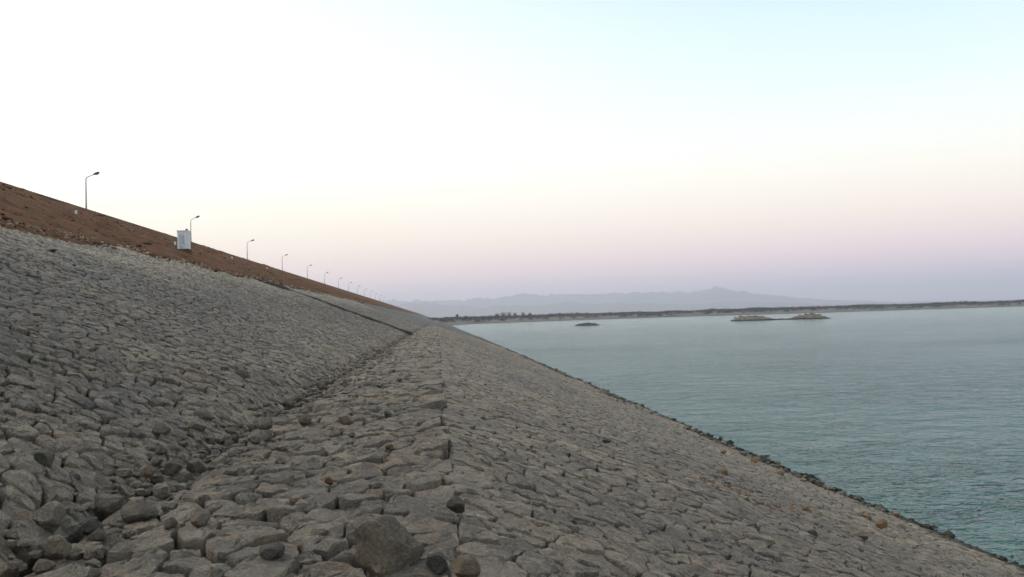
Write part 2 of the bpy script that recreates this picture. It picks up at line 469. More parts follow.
def build_stones(zone, sx, sy, s1, seed, rough, gap, parent, material, n_single=300):
    ps, pt, wt, rng, (s0, s1) = cells(zone, sx, sy, s1, seed, rough, gap, None)
    ps = np.where((ps > s0 + .10) & (ps < s1 - .10), ps, 1e4)
    a, b_ = ps.shape
    ii, jj = np.meshgrid(np.arange(2, a - 2), np.arange(2, b_ - 2), indexing='ij')
    ii = ii.ravel(); jj = jj.ravel()
    p_s = ps[ii, jj]; p_t = pt[ii, jj]
    W = surf(zone, p_s, p_t, np.zeros_like(p_s))
    ok = (p_s < 1e3)
    ok &= (W[:, 0] > -.60 * W[:, 1] - 5.0) & (W[:, 1] < YN + 5 * (rng.rand(len(p_s)) - .2)) & (W[:, 1] > -1)
    ok &= (W[:, 0] < .75 * W[:, 1] + 5.0)
    ii, jj, p_s, p_t, W = ii[ok], jj[ok], p_s[ok], p_t[ok], W[ok]
    n = len(ii)
    # projected size in the photo's frame
    D = (W - np.array(EYE)) @ np.array(CR)
    dep = -D[:, 2]
    px = 512 + FPX * D[:, 0] / np.maximum(dep, .1); py = 288.5 - FPX * D[:, 1] / np.maximum(dep, .1)
    inside = (dep > 2) & (px > -15) & (px < 1040) & (py > 0) & (py < 600)
    score = np.where(inside, 1 / np.maximum(dep, 1), 0)
    order = np.argsort(-score)
    single = np.zeros(n, bool); single[order[:n_single]] = True
    single &= inside
    dist = np.linalg.norm(W - np.array(EYE), axis=1)
    lod = np.where(single, 0, np.where(dist < 24, 1, np.where(dist < 60, 2, 3)))
    LODS = {0: (26, [(.96, -.26), (1.0, -.035), (.985, -.010), (.93, .0), (.72, .0), (.46, .0), (.22, .0)]),
            1: (16, [(.97, -.22), (1.0, -.028), (.97, -.006), (.75, .0), (.40, .0)]),
            2: (10, [(.98, -.22), (.99, -.02), (.72, .0)]),
            3: (7, [(.97, -.22), (.93, -.01)])}
    up = np.array({'berm': (0, 0, 1), 'upper': (math.sin(AU), 0, math.cos(AU)), 'lower': (math.sin(AL), 0, math.cos(AL))}[zone])
    bulk_V, bulk_T, off = [], [], 0
    for lv, (K, rings) in LODS.items():
        sel = np.where(lod == lv)[0]
        if not len(sel): continue
        m_ = len(sel)
        th = rng.uniform(0, 2 * math.pi, (m_, 1)) + np.arange(K)[None] * (2 * math.pi / K)
        r = np.full((m_, K), 9.0)
        i0, j0 = ii[sel], jj[sel]
        g = gap * rng.uniform(.25, 1.9, (m_, 1))
        for di in (-2, -1, 0, 1, 2):
            for dj in (-2, -1, 0, 1, 2):
                if di == 0 and dj == 0: continue
                q_s = ps[i0 + di, j0 + dj]; q_t = pt[i0 + di, j0 + dj]
                ds = q_s - p_s[sel]; dtt = q_t - p_t[sel]
                d = np.hypot(ds, dtt); ph = np.arctan2(dtt, ds)
                half = (d * d + wt[i0, j0] - wt[i0 + di, j0 + dj]) / (2 * d)
                half = np.clip(half, .22 * d, .78 * d)[:, None] - g
                cs = np.cos(th - ph[:, None])
                r = np.where(cs > .03, np.minimum(r, half / np.maximum(cs, .03)), r)
        wig = .10 * vn(p_t[sel] * 1.9, p_t[sel] * 0 + 3)
        lo_w = wig if zone == 'lower' else 0
        hi_w = wig if zone == 'berm' else 0
        for sgn, lim in ((1, s1 - p_s[sel] + hi_w), (-1, p_s[sel] - s0 - lo_w)):
            cs = sgn * np.cos(th)
            r = np.where(cs > .03, np.minimum(r, np.maximum(lim[:, None] - g * .4, .03) / np.maximum(cs, .03)), r)
        r = np.maximum(r, .04)
        # knock the corners off a little and roughen the outline
        rm = (np.roll(r, 1, 1) + np.roll(r, -1, 1)) / 2
        r = np.where(r > rm * 1.2, .7 * r + .3 * rm, r)
        r *= 1 + .05 * rng.uniform(-1, .5, r.shape)
        size = r.mean(1)
        H = rng.normal(0, .022 * rough, m_) + np.where(rng.rand(m_) < .07, .045 * rough, 0)
        tx = rng.normal(0, .085 * rough, m_); ty = rng.normal(0, .085 * rough, m_)
        dome = size * rng.uniform(-.03, .05, m_)
        cuts = [(rng.uniform(0, 6.28, m_), rng.uniform(.0, .6, m_) * size, rng.uniform(.08, .55, m_) * rough) for _ in range(3)]
        ox = rng.uniform(-.28, .28, m_) * size; oy = rng.uniform(-.28, .28, m_) * size
        VV = []
        for k, (f, hh) in enumerate(rings):
            q = max(0.0, 1 - f)
            s_ = p_s[sel][:, None] + np.cos(th) * r * f + (ox * q)[:, None]
            t_ = p_t[sel][:, None] + np.sin(th) * r * f + (oy * q)[:, None]
            h = hh + H[:, None] + (s_ - p_s[sel][:, None]) * tx[:, None] + (t_ - p_t[sel][:, None]) * ty[:, None] + (dome[:, None] * (1 - f * f))
            if hh > -.15:
                for ph, cc, sl in cuts:
                    e_ = (s_ - p_s[sel][:, None]) * np.cos(ph)[:, None] + (t_ - p_t[sel][:, None]) * np.sin(ph)[:, None] - cc[:, None]
                    h = h - np.maximum(0, e_) * sl[:, None] * .42
                amp = (.022 if lv < 2 else .014) * (.5 + .7 * rough)
                h = h + amp * vn(s_ * 7 + 11, t_ * 7 + 5) + amp * .6 * vn(s_ * 17, t_ * 17) + rng.uniform(-1, 1, h.shape) * amp * .4
                if hh < -.01:
                    h = h + rng.uniform(-1, .3, h.shape) * .014
            VV.append(surf(zone, s_, t_, h))
        s_ = p_s[sel] + ox; t_ = p_t[sel] + oy
        cen = surf(zone, s_, t_, H + dome + ox * tx + oy * ty + .012 * vn(s_ * 7 + 11, t_ * 7 + 5))[:, None]
        V = np.concatenate(VV + [cen], 1)          # (m, K*R+1, 3)
        R = len(rings)
        T = []
        for k in range(R - 1):
            for q in range(K):
                a0 = k * K + q; a1 = k * K + (q + 1) % K
                T += [(a0, a1, a1 + K), (a0, a1 + K, a0 + K)]
        for q in range(K):
            T.append(((R - 1) * K + q, (R - 1) * K + (q + 1) % K, R * K))
        T = np.array(T)
        if zone == 'upper':
            T = T[:, ::-1]                          # s runs the other way there
        if lv == 0:
            for a_ in range(m_):
                c0 = W[sel[a_]]
                o = link('stone', sharp(npmesh('stone', V[a_] - c0, T, True)), material, parent)
                o.location = c0
        else:
            bulk_V.append(V.reshape(-1, 3))
            bulk_T.append((T[None] + (np.arange(m_) * V.shape[1])[:, None, None]).reshape(-1, 3) + off)
            off += m_ * V.shape[1]
    o = link('smaller_stones', sharp(npmesh('smaller_stones', np.concatenate(bulk_V), np.concatenate(bulk_T), True)), material, parent)
    o['kind'] = 'stuff'
    print('stones', zone, n, 'tris', sum(len(x) for x in bulk_T))

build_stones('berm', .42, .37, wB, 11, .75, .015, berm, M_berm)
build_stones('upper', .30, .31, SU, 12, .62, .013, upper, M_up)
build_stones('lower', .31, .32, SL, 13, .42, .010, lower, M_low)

# ------------------------------------------------------------------ loose rocks
def rock_mesh(seed, sub=2, cuts=9, flat=.7):
    rnd = random.Random(seed)
    bm = bmesh.new()
    bmesh.ops.create_icosphere(bm, subdivisions=sub, radius=1.0)
    P = [(Vector((rnd.gauss(0, 1), rnd.gauss(0, 1), rnd.gauss(0, 1))).normalized(), rnd.uniform(.48, .78)) for _ in range(cuts + 3)]
    from mathutils import noise as mn
    for v in bm.verts:
        c = v.co.copy()
        for nn, d in P:
            e = c.dot(nn) - d
            if e > 0: c -= nn * e * .92
        c *= 1 + .10 * mn.noise(v.co * 1.7 + Vector((seed, 0, 0))) + .05 * mn.noise(v.co * 4.5 + Vector((0, seed, 0)))
        c.z *= flat
        v.co = c
    zmin = min(v.co.z for v in bm.verts)
    for v in bm.verts: v.co.z -= zmin
    me = sharp(done(bm, 'loose_rock', True), 22)
    return me
def special(me, o):
    top_ = max(v.co.z for v in me.vertices)
    for v in me.vertices:                 # broad flat underside, so that it sits on the paving
        if v.co.z < top_ * .5: v.co.z = top_ * .5 - (top_ * .5 - v.co.z) * .35
    z0_ = min(v.co.z for v in me.vertices)
    for v in me.vertices: v.co.z -= z0_
    me.update()
    me.materials.clear(); me.materials.append(M_boulder); o.data = me
ROCKS = [rock_mesh(100 + k, 3, 10, .55 + .05 * (k % 5)) for k in range(8)]
def rock(name, where, size, material, label, cat='rock', group=None, rz=0.0, variant=0, sink=.18, tilt=0.0):
    src = ROCKS[variant % len(ROCKS)]
    key = src.name + material.name
    me = bpy.data.meshes.get(key)
    if me is None:
        me = src.copy(); me.name = key; me.materials.clear(); me.materials.append(material)
    o = link(name, me)
    o.scale = (size[0] / 2, size[1] / 2, size[2] / 2 / .55)
    o.rotation_euler = (tilt, tilt * .5, rz)
    o.location = Vector(where) - Vector((0, 0, size[2] * sink))
    tag(o, label, cat, group)
    return o

bo = rock('boulder', hit(388, 566, 'berm'), (.58, .46, .52), M_loose, 'big rounded boulder on the berm at the bottom edge of the picture', 'boulder', rz=.4, variant=0, sink=.10)
special(rock_mesh(43, 4, 8, .62), bo)
rock('dark_rock', hit(456, 512, 'berm'), (.20, .20, .16), M_dark, 'small black block on the berm edge behind the big boulder', rz=.2, variant=1, sink=.1)
rock('tan_rock', hit(466, 577, 'berm'), (.24, .2, .15), M_tan, 'small tan round rock right of the big boulder at the picture bottom', rz=1.2, variant=2)
rock('grey_rock', hit(436, 570, 'berm'), (.24, .22, .14), M_dark, 'dark grey rock wedged between the big boulder and the tan round rock', rz=.7, variant=3)
rock('pale_rock', hit(272, 557, 'berm'), (.26, .2, .12), M_loose, 'pale flat rock with rusty end left of the big boulder', rz=.1, variant=4)
rock('angular_rock', hit(196, 470, 'berm'), (.30, .26, .22), M_loose, 'angular grey rock at the foot of the slope, right of a pair', rz=.9, variant=5)
rock('angular_rock', hit(172, 472, 'berm'), (.26, .24, .20), M_loose, 'pointed grey rock at the foot of the slope, in the middle of three', rz=2.0, variant=6)
rock('angular_rock', hit(146, 476, 'upper'), (.20, .18, .16), M_tan, 'small tan rock at the foot of the slope, leftmost of three', rz=.3, variant=7)
rock('pale_rock', hit(58, 556, 'upper'), (.22, .2, .16), M_loose, 'light grey pointed rock in the lower left corner of the picture', rz=.5, variant=2)
rock('angular_rock', hit(93, 530, 'upper'), (.20, .16, .14), M_dark, 'dark grey rock above the light pointed rock in the lower left', rz=1.5, variant=0)
rock('pale_rock', hit(42, 574, 'upper'), (.2, .18, .14), M_loose, 'round grey rock cut by the picture bottom at lower left', rz=1.5, variant=1)
rock('block', hit(44, 468, 'upper'), (.30, .24, .20), M_dark, 'dark mossy block with a hollow under it on the upper slope', rz=.6, variant=3)
rock('angular_rock', hit(345, 424, 'berm'), (.34, .26, .24), M_tan, 'upright tan rock standing on the berm beside the rubble strip', rz=.6, variant=5, sink=.08)
rock('angular_rock', hit(388, 418, 'berm'), (.20, .16, .18), M_dark, 'small dark upright stone in the middle of the berm', rz=.6, variant=6, sink=.1)
rock('angular_rock', hit(306, 424, 'berm'), (.30, .24, .2), M_loose, 'grey rock in the rubble strip left of the upright tan rock', rz=2.6, variant=7)
rock('pale_rock', hit(243, 380, 'upper'), (.5, .36, .3), M_loose, 'large pale rock lying on the upper slope above the rubble', rz=2.6, variant=1)
rock('rust_rock', hit(88, 372, 'upper'), (.5, .3, .14), M_tan, 'flat ochre rock on the left of the upper slope', rz=2.6, variant=4)
rock('rust_rock', hit(329, 484, 'berm'), (.12, .10, .08), M_brown, 'small rust red stone in the middle of the berm', rz=.6, variant=2)
rock('rust_rock', hit(389, 449, 'berm'), (.14, .12, .08), M_brown, 'small rust red stone on the berm further back', rz=1.6, variant=3)
rock('rust_rock', hit(723, 476, 'lower'), (.36, .28, .22), M_brown, 'dark rust brown rock on the lower slope, larger of a pair', rz=.2, variant=4)
rock('rust_rock', hit(742, 477, 'lower'), (.30, .24, .16), M_brown, 'dark brown flat rock right beside the rust brown rock', rz=1.1, variant=5)
rock('tan_rock', hit(817, 482, 'lower'), (.40, .34, .26), M_tan, 'tan rock on the rubble margin by the water', rz=.8, variant=6)
rock('rust_rock', hit(881, 528, 'lower'), (.36, .3, .26), M_brown, 'orange brown rock on the lower slope near the water', rz=.9, variant=7)
rock('tan_rock', hit(869, 520, 'lower'), (.22, .2, .18), M_brown, 'smaller brown rock touching the orange brown rock', rz=1.9, variant=0)
rock('grey_rock', hit(858, 539, 'lower'), (.48, .34, .2), M_tan, 'long flat olive rock left of the orange brown rock', rz=.1, variant=1)
rock('grey_rock', hit(806, 513, 'lower'), (.3, .22, .14), M_brown, 'low brown rock on the lower slope left of the olive one', rz=.4, variant=2)
rock('grey_rock', hit(812, 536, 'lower'), (.32, .24, .14), M_dark, 'low dark rock on the lower slope below the low brown one', rz=.4, variant=3)
rock('dark_rock', hit(934, 531, 'lower'), (.4, .3, .22), M_dark, 'black rock in the rubble right at the waterline', rz=.4, variant=4)
rock('grey_rock', hit(606, 442, 'lower'), (.26, .2, .14), M_dark, 'dark stone lying alone on the middle of the lower slope', rz=.4, variant=5)
rock('pebble', hit(478, 516, 'berm'), (.035, .03, .025), M_white, 'tiny white pebble on the berm edge', 'pebble', variant=6)
rock('pebble', hit(601, 390, 'lower'), (.22, .2, .28), M_white, 'small white stone by the water on the far part of the slope', 'pebble', variant=3)

rr = random.Random(5)
for k in range(40):                       # rusty fragments below the brown pair
    px = 708 + k * 2.6 + rr.uniform(-9, 9); py = 480 + k * .95 + rr.uniform(-7, 7)
    rock('rust_fragment', hit(px, py, 'lower'), (rr.uniform(.10, .24), rr.uniform(.10, .18), rr.uniform(.06, .11)), M_brown,
         'small rust brown stone fragment scattered below the brown rocks on the lower slope', 'stone', 'rust fragments on the lower slope', rr.uniform(0, 6), k)
for k in range(26):                       # tan stones strewn above the waterline
    x_ = rr.uniform(11.0, 14.4); y_ = 16 + 45 * rr.random() ** 1.4
    p_ = surf('lower', np.array((x_ - XO) / math.cos(AL)), np.array(y_), np.array(0.0))
    s_ = max(.12, rr.gauss(.24, .08))
    rock('tan_stone', Vector([float(q) for q in p_]), (s_ * 1.3, s_, s_ * .7), rr.choice([M_tan, M_tan, M_brown, M_loose]),
         'small tan stone lying on the pale strip of slope just above the shore rubble', 'stone', 'tan stones above the waterline', rr.uniform(0, 6), k)
for k in range(210):                      # rubble in the angle between upper face and berm
    y = 4.5 + 46 * (rr.random() ** 1.25)
    x = XI + rr.gauss(.30, .48)
    s_ = max(.07, rr.gauss(.17, .07))
    z = max(0, (XI - x) * UP) - (.1 if x < XI else 0)
    rock('rubble_stone', (x, y, z + float(undul('berm', x - XI, y) if x > XI else 0)), (s_ * rr.uniform(.9, 1.5), s_, s_ * rr.uniform(.55, .9)), rr.choice([M_loose, M_loose, M_loose, M_up]),
         'loose rubble stone lying in the angle between upper slope and berm', 'stone', 'rubble along the foot of the upper slope', rr.uniform(0, 6), k, .2, rr.uniform(-.3, .3))
for k in range(46):
    y = 6 + 40 * rr.random() ** 1.3
    x = rr.uniform(-2.7, -.2)
    s_ = max(.05, rr.gauss(.10, .04))
    rock('loose_stone', (x, y, float(undul('berm', x - XI, y))), (s_ * 1.3, s_, s_ * .6), rr.choice([M_loose, M_loose, M_berm]),
         'small loose stone lying on top of the berm pitching', 'stone', 'loose stones on the berm', rr.uniform(0, 6), k, .1)

# uncountable rubble: far part of the foot, and the wet margin at the waterline
def scatter(name, pts, sizes, material, parent, seed):
    rng = np.random.RandomState(seed)
    base = [rock_mesh(900 + seed * 10 + k, 1, 7, .75) for k in range(5)]
    bv = []; bt = []
    for me in base:
        v = np.zeros(len(me.vertices) * 3, np.float32); me.vertices.foreach_get('co', v); bv.append(v.reshape(-1, 3))
        bt.append(np.array([p.vertices[:] for p in me.polygons]))
    VV, TT, off = [], [], 0
    for p, s in zip(pts, sizes):
        k = rng.randint(5)
        a = rng.uniform(0, 6.28); ca, sa = math.cos(a), math.sin(a)
        v = bv[k] * np.array([s * rng.uniform(.8, 1.3), s, s * rng.uniform(.6, 1.0)]) * .5
        v = np.stack([v[:, 0] * ca - v[:, 1] * sa, v[:, 0] * sa + v[:, 1] * ca, v[:, 2] - s * .1], 1) + p
        VV.append(v); TT.append(bt[k] + off); off += len(v)
    o = link(name, npmesh(name, np.concatenate(VV), np.concatenate(TT), False), material, parent)
    o['kind'] = 'stuff'
    return o
rng = np.random.RandomState(4)
n = 4600
y = 4 + 165 * rng.rand(n) ** 1.2
x = XI + rng.normal(.28, .48, n)
z = np.maximum(-.15, (XI - x) * UP - .1)
scatter('gutter_rubble', np.stack([x, y, z], 1), np.clip(rng.normal(.13, .05, n), .05, .3), M_loose, berm, 1)
n = 7000
y = 8 + 330 * rng.rand(n) ** 1.4
xw = XO + (0 - WATER) / LO
x = xw - .45 + rng.normal(0, .60, n) + .8 * vn(y / 2.3, y * 0) + .6 * vn(y / 9, y * 0 + 8)
z = -(x - XO) * LO
scatter('shore_rubble', np.stack([x, y, z], 1), np.clip(rng.normal(.16, .08, n) + (rng.rand(n) < .03) * .28, .06, .7), M_wet, lower, 2)
n = 900
y = 5 + 120 * rng.rand(n) ** 1.3
sq = rng.uniform(.3, 15.0, n)
pts = surf('lower', sq, y, np.full(n, .0))
scatter('slope_chips', pts, np.clip(rng.normal(.07, .03, n), .03, .2), M_loose, lower, 3)
n = 1200
y = 5 + 120 * rng.rand(n) ** 1.3
sq = SU * rng.rand(n)
pts = surf('upper', sq, y, np.full(n, .0))
keep = pts[:, 0] > -.6 * pts[:, 1] - 4
scatter('slope_chips', pts[keep], np.clip(rng.normal(.08, .035, n), .03, .25)[keep], M_loose, upper, 4)

n = 4500
y = 20 + 300 * rng.rand(n)
sq = SU + .2 + ((XI - XC) / math.cos(AU) - SU - .5) * rng.rand(n)
pts = np.stack([XI - sq * math.cos(AU) + .04, y, sq * math.sin(AU) + .08], 1)
keep = pts[:, 0] > -.62 * pts[:, 1] - 6
scatter('earth_clods', pts[keep], np.clip(rng.gamma(2.0, .085, n), .08, .6)[keep], M_red, red, 5)

n = 3800
y = 18 + 240 * rng.rand(n) ** 1.2
sq = SU + rng.normal(.1, .8, n)
pts = np.stack([XI - sq * math.cos(AU) + .05, y, sq * math.sin(AU) + .10], 1)
keep = pts[:, 0] > -.62 * pts[:, 1] - 6
half = rng.rand(n) < .5
sizes = np.clip(rng.gamma(2.0, .055, n), .05, .24)
scatter('edge_stones', pts[keep & half], sizes[keep & half], M_up, upper, 6)
scatter('edge_clods', pts[keep & ~half] - np.array([0, 0, .02]), sizes[keep & ~half] * 1.3, M_red, red, 7)

# ------------------------------------------------------------------ lamps on the crest
LX = -57.0
def make_lamp():
    root = bpy.data.objects.new('street_lamp', None); COL.objects.link(root)
    bm = bmesh.new(); box(bm, (0, 0, .15), (.5, .5, .34)); link('base', done(bm, 'base'), M_conc, root)
    bm = bmesh.new(); tube(bm, [(0, 0, .2), (0, 0, 3.2), (0, 0, 6.9)], [.15, .13, .09], 8); link('pole', done(bm, 'pole', True), M_pole, root)
    bm = bmesh.new(); tube(bm, [(0, 0, 6.85), (.12, 0, 7.12), (.4, 0, 7.30), (1.2, 0, 7.62)], [.085, .08, .07, .06], 8)
    link('arm', done(bm, 'arm', True), M_pole, root)
    bm = bmesh.new()
    A = Matrix.Translation((1.1, 0, 7.58)) @ Matrix.Rotation(RAD(-21), 4, 'Y')
    rs = [(0, .09, .10), (.2, .15, .17), (.5, .24, .24), (.9, .26, .24), (1.08, .14, .14)]
    rings = []
    for xx, wy, hz in rs:
        rings.append([bm.verts.new(A @ Vector((xx, wy * math.cos(q), hz * math.sin(q) * (1 if math.sin(q) > 0 else .5)))) for q in [k * math.pi / 5 for k in range(10)]])
    for P_, Q_ in zip(rings, rings[1:]):
        for k in range(10): bm.faces.new((P_[k], P_[(k + 1) % 10], Q_[(k + 1) % 10], Q_[k]))
    bm.faces.new(rings[0][::-1]); bm.faces.new(rings[-1])
    hd = link('lamp_head', done(bm, 'lamp_head', True), M_head, root)
    bm = bmesh.new(); box(bm, (.65, 0, -.13), (.55, .34, .10), A); link('lens', done(bm, 'lens'), M_glass, hd)
    return root
def copy_tree(o, parent=None):
    c = o.copy(); COL.objects.link(c); c.parent = parent
    for ch in [x for x in o.children]:
        copy_tree(ch, c)
    return c
lamp0 = make_lamp()
lamps = [lamp0] + [copy_tree(lamp0) for _ in range(13)]
ORD = ['nearest and tallest-looking', 'second', 'third', 'fourth', 'fifth', 'sixth', 'seventh', 'eighth', 'ninth', 'tenth', 'eleventh', 'twelfth', 'thirteenth', 'fourteenth']
for k, o in enumerate(lamps):
    o.location = (LX, 153 + 63.5 * k + (rr.uniform(-2, 2) if k else 0), ZC - .02)
    o.rotation_euler = (RAD(rr.uniform(-.8, .8)), RAD(rr.uniform(-.7, .7)), RAD(rr.uniform(-9, 9)))
    lab = ('nearest steel street lamp on the dam crest, its arm towards the lake' if k == 0 else
           'steel street lamp on the crest rising right behind the white hut' if k == 1 else
           'steel street lamp on the dam crest, %s from the left' % ORD[k])
    tag(o, lab, 'street lamp', 'street lamps along the dam crest')

# ------------------------------------------------------------------ gauge hut with its stair
HX, HY = -27.35, 101.0
HZ = (XI - HX) * UP + .12
hut = bpy.data.objects.new('gauge_hut', None); COL.objects.link(hut); hut.location = (HX, HY, HZ); hut.scale = (.76, .76, .88)
tag(hut, 'small whitewashed concrete hut with peeling paint on the red slope', 'hut')
bm = bmesh.new(); box(bm, (0, .05, -.25), (1.7, 1.7, 1.1)); link('footing', done(bm, 'footing'), M_red, hut)
bm = bmesh.new(); vs = box(bm, (0, 0, 1.38), (1.45, 1.45, 2.2))
link('wall', done(bm, 'wall'), M_wash, hut)
bm = bmesh.new(); box(bm, (0, 0, 2.54), (1.6, 1.6, .12)); rf = link('roof_slab', done(bm, 'roof_slab'), M_wash, hut)
bm = bmesh.new(); box(bm, (.52, -.4, 2.70), (.26, .3, .2)); link('vent', done(bm, 'vent'), M_conc, rf)
bm = bmesh.new(); box(bm, (.742, 0, 1.38), (.03, 1.30, 2.1)); link('side_panel', done(bm, 'side_panel'), M_washw, hut)
bm = bmesh.new(); box(bm, (-.1, -.74, 1.2), (.75, .03, 1.75)); dr = link('door', done(bm, 'door'), plain('faded blue-grey door', (.60, .62, .62), .7, .4, 5), hut)
bm = bmesh.new(); box(bm, (.2, -.77, 1.2), (.06, .05, .14)); link('handle', done(bm, 'handle'), M_head, dr)

st = bpy.data.objects.new('stairway', None); COL.objects.link(st)
st.location = (XI, HY, 0)
tag(st, 'dark concrete stairway running straight down the upper slope from the white hut', 'stairway')
run = -(HX + .9 - XI)
nst = 50
steps = bmesh.new()
for k in range(nst):
    x = -(k + .5) * run / nst
    z = -x * UP
    box(steps, (x, 0, z - .08), (run / nst + .02, 1.3, .40))
stp = link('steps', done(steps, 'steps'), M_conc, st); stp['kind'] = 'stuff'
for sgn in (-1, 1):
    bm = bmesh.new()
    yy = sgn * .80
    v = []
    NS = 46
    for q_ in range(NS + 1):
        f_ = q_ / NS; x = .35 - f_ * (run + .35); z = -x * UP
        top = .30 - .16 * f_ + .07 * float(vn(q_ * .7, sgn * 5.3)) + .05 * float(vn(q_ * 2.1, sgn * 3.1))
        v.append([bm.verts.new((x, yy + a_, zz_)) for a_, zz_ in ((-.13, z - .3), (.13, z - .3), (.13, z + top), (-.13, z + top))])
    for A_, B_ in zip(v, v[1:]):
        for k in range(4): bm.faces.new((A_[k], A_[(k + 1) % 4], B_[(k + 1) % 4], B_[k]))
    bm.faces.new(v[0][::-1]); bm.faces.new(v[-1])
    link('side_wall', done(bm, 'side_wall'), M_conc, st)

# white marker posts near the crest
bm = bmesh.new()
vs = box(bm, (0, 0, .22), (.24, .2, .7))
for v in vs:
    if v.co.z > .3: v.co.x *= .8; v.co.y *= .8
bmesh.ops.bevel(bm, geom=bm.edges[:], offset=.03, segments=1, affect='EDGES')
post = done(bm, 'marker_post'); post.materials.append(M_washw)
for px, py, lab in ((76, 216, 'small white marker post below the nearest street lamp'), (175, 246, 'small white marker post left beside the white hut'),
                    (232, 259.5, 'small white marker post between the second and third street lamps'), (267, 270, 'tiny white marker post between the third and fourth street lamps')):
    o = link('marker_post', post); o.location = hit(px, py, 'upper')
    tag(o, lab, 'marker post', 'white marker posts below the crest')
bm = bmesh.new(); box(bm, (0, 0, .9), (2.6, 2.2, 2.4)); box(bm, (0, 0, 2.2), (3.0, 2.6, .25))
o = link('roadside_cabin', done(bm, 'roadside_cabin'), M_washw); o.location = (XC - 1.8, 870, ZC)
tag(o, 'tiny white cabin on the far part of the dam crest', 'cabin')

# dry scrub on the red earth
def tuft_mesh(seed, n=60):
    rnd = random.Random(seed); V, F = [], []
    for _ in range(n):
        a = rnd.uniform(0, 6.28); r0 = rnd.uniform(0, .25); l = rnd.uniform(.4, 1); lean = rnd.uniform(.1, .9)
        p = Vector((math.cos(a) * r0, math.sin(a) * r0, 0)); q = p + Vector((math.cos(a) * lean * l, math.sin(a) * lean * l, l * .8))
        s = Vector((-math.sin(a), math.cos(a), 0)) * rnd.uniform(.02, .05)
        k = len(V); V += [p - s, p + s, q + s * .6, q - s * .6]; F.append((k, k + 1, k + 2, k + 3))
    return V, F
for px, py, sc, lab in ((140, 236, .9, 'dark dry bush on the red slope below the marker post'), (148, 246, 1.3, 'wide dark bush low on the red slope left of the white hut'),
                        (53, 252, .45, 'small dark bush at the upper edge of the grey stone slope'), (216, 272, .7, 'small dry bush near the stairway right of the white hut')):
    V, F = tuft_mesh(int(px), 160); o = link('dry_bush', pydata('dry_bush', V, F), M_dry); o.location = hit(px, py, 'upper'); o.scale = (sc * .6, sc * .6, sc * .3)
    tag(o, lab, 'bush')
rng = np.random.RandomState(9)
VV, FF = [], []
base = [tuft_mesh(50 + k, 9) for k in range(4)]
for k in range(1500):
    y_ = 25 + 330 * rng.rand(); s_ = rng.uniform(SU + .5, (XI - XC) / math.cos(AU) - .4)
    p = Vector((XI - s_ * math.cos(AU), y_, s_ * math.sin(AU)))
    if p.x < -.62 * p.y - 6: continue
    V, F = base[k % 4]; sc = rng.uniform(.10, .34); o_ = len(VV)
    VV += [p + v * sc for v in V]; FF += [tuple(i + o_ for i in f) for f in F]
o = link('dry_tufts', pydata('dry_tufts', VV, FF), M_dry); tag(o, 'sparse dry tufts over the red earth face', 'dry grass', kind='stuff')

# ------------------------------------------------------------------ far shore
def shore_d(azd):
    # distance of the far waterline for a bearing (degrees right of the dam line)
    return np.interp(azd, [-3, 0, 1.0, 2, 7, 13, 25, 33, 45, 60, 75], [900, 940, 970, 1040, 1140, 1220, 1250, 1400, 1600, 1900, 2300])
azs = np.concatenate([np.linspace(-2, 36, 260), np.linspace(36.5, 75, 40)])
off_ = np.array([-120, -30, 0, 12, 30, 60, 100, 150, 210, 300, 450, 800, 1500, 3000, 6000, 9500.])
zz = np.array([-9.3, -6.2, -5.45, -5.0, -4.4, -3.4, -2.0, -.8, .4, 1.2, 1.8, 2.2, 2.4, 2.5, 2.5, 2.5])
A_, O_ = np.meshgrid(azs, off_, indexing='ij')
Dd = shore_d(A_) + 18 * vn(A_ * .7, A_ * 0) + 7 * vn(A_ * 2.6, A_ * 0 + 5) + O_
Z_ = np.broadcast_to(zz, A_.shape) + np.clip(O_ / 200, 0, 1) * (.8 * vn(A_ * .9, O_ / 200) + .4 * vn(A_ * 3.1, O_ / 60))
P = np.stack([Dd * np.sin(np.radians(A_)), Dd * np.cos(np.radians(A_)), Z_], -1)
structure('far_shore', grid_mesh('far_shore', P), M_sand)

def leaf_cloud(rng, n, rx, rz, leaf):
    """small random faces through an uneven crown volume"""
    d = rng.normal(0, 1, (n, 3)); d /= np.linalg.norm(d, axis=1)[:, None]
    r = rng.rand(n) ** .45
    lump = 1 + .35 * np.sin(d[:, 0] * 4 + rng.rand() * 6) * np.cos(d[:, 1] * 3.3 + rng.rand() * 6)
    c = d * (r * lump)[:, None] * np.array([rx, rx, rz])
    a = rng.normal(0, 1, (n, 3)); a /= np.linalg.norm(a, axis=1)[:, None]
    b2 = np.cross(a, rng.normal(0, 1, (n, 3))); b2 /= np.linalg.norm(b2, axis=1)[:, None]
    L_ = leaf * rng.uniform(.6, 1.3, (n, 1))
    V = np.stack([c - a * L_, c + b2 * L_ * .7, c + a * L_, c - b2 * L_ * .7], 1).reshape(-1, 3)
    i = np.arange(n)[:, None] * 4
    T = np.concatenate([i + [0, 1, 2], i + [0, 2, 3]])
    return V, T
def polar(azd, extra, z):
    d = float(shore_d(azd)) + extra
    return Vector((d * math.sin(RAD(azd)), d * math.cos(RAD(azd)), z))
rng = np.random.RandomState(21)
VV, TT, off = [], [], 0
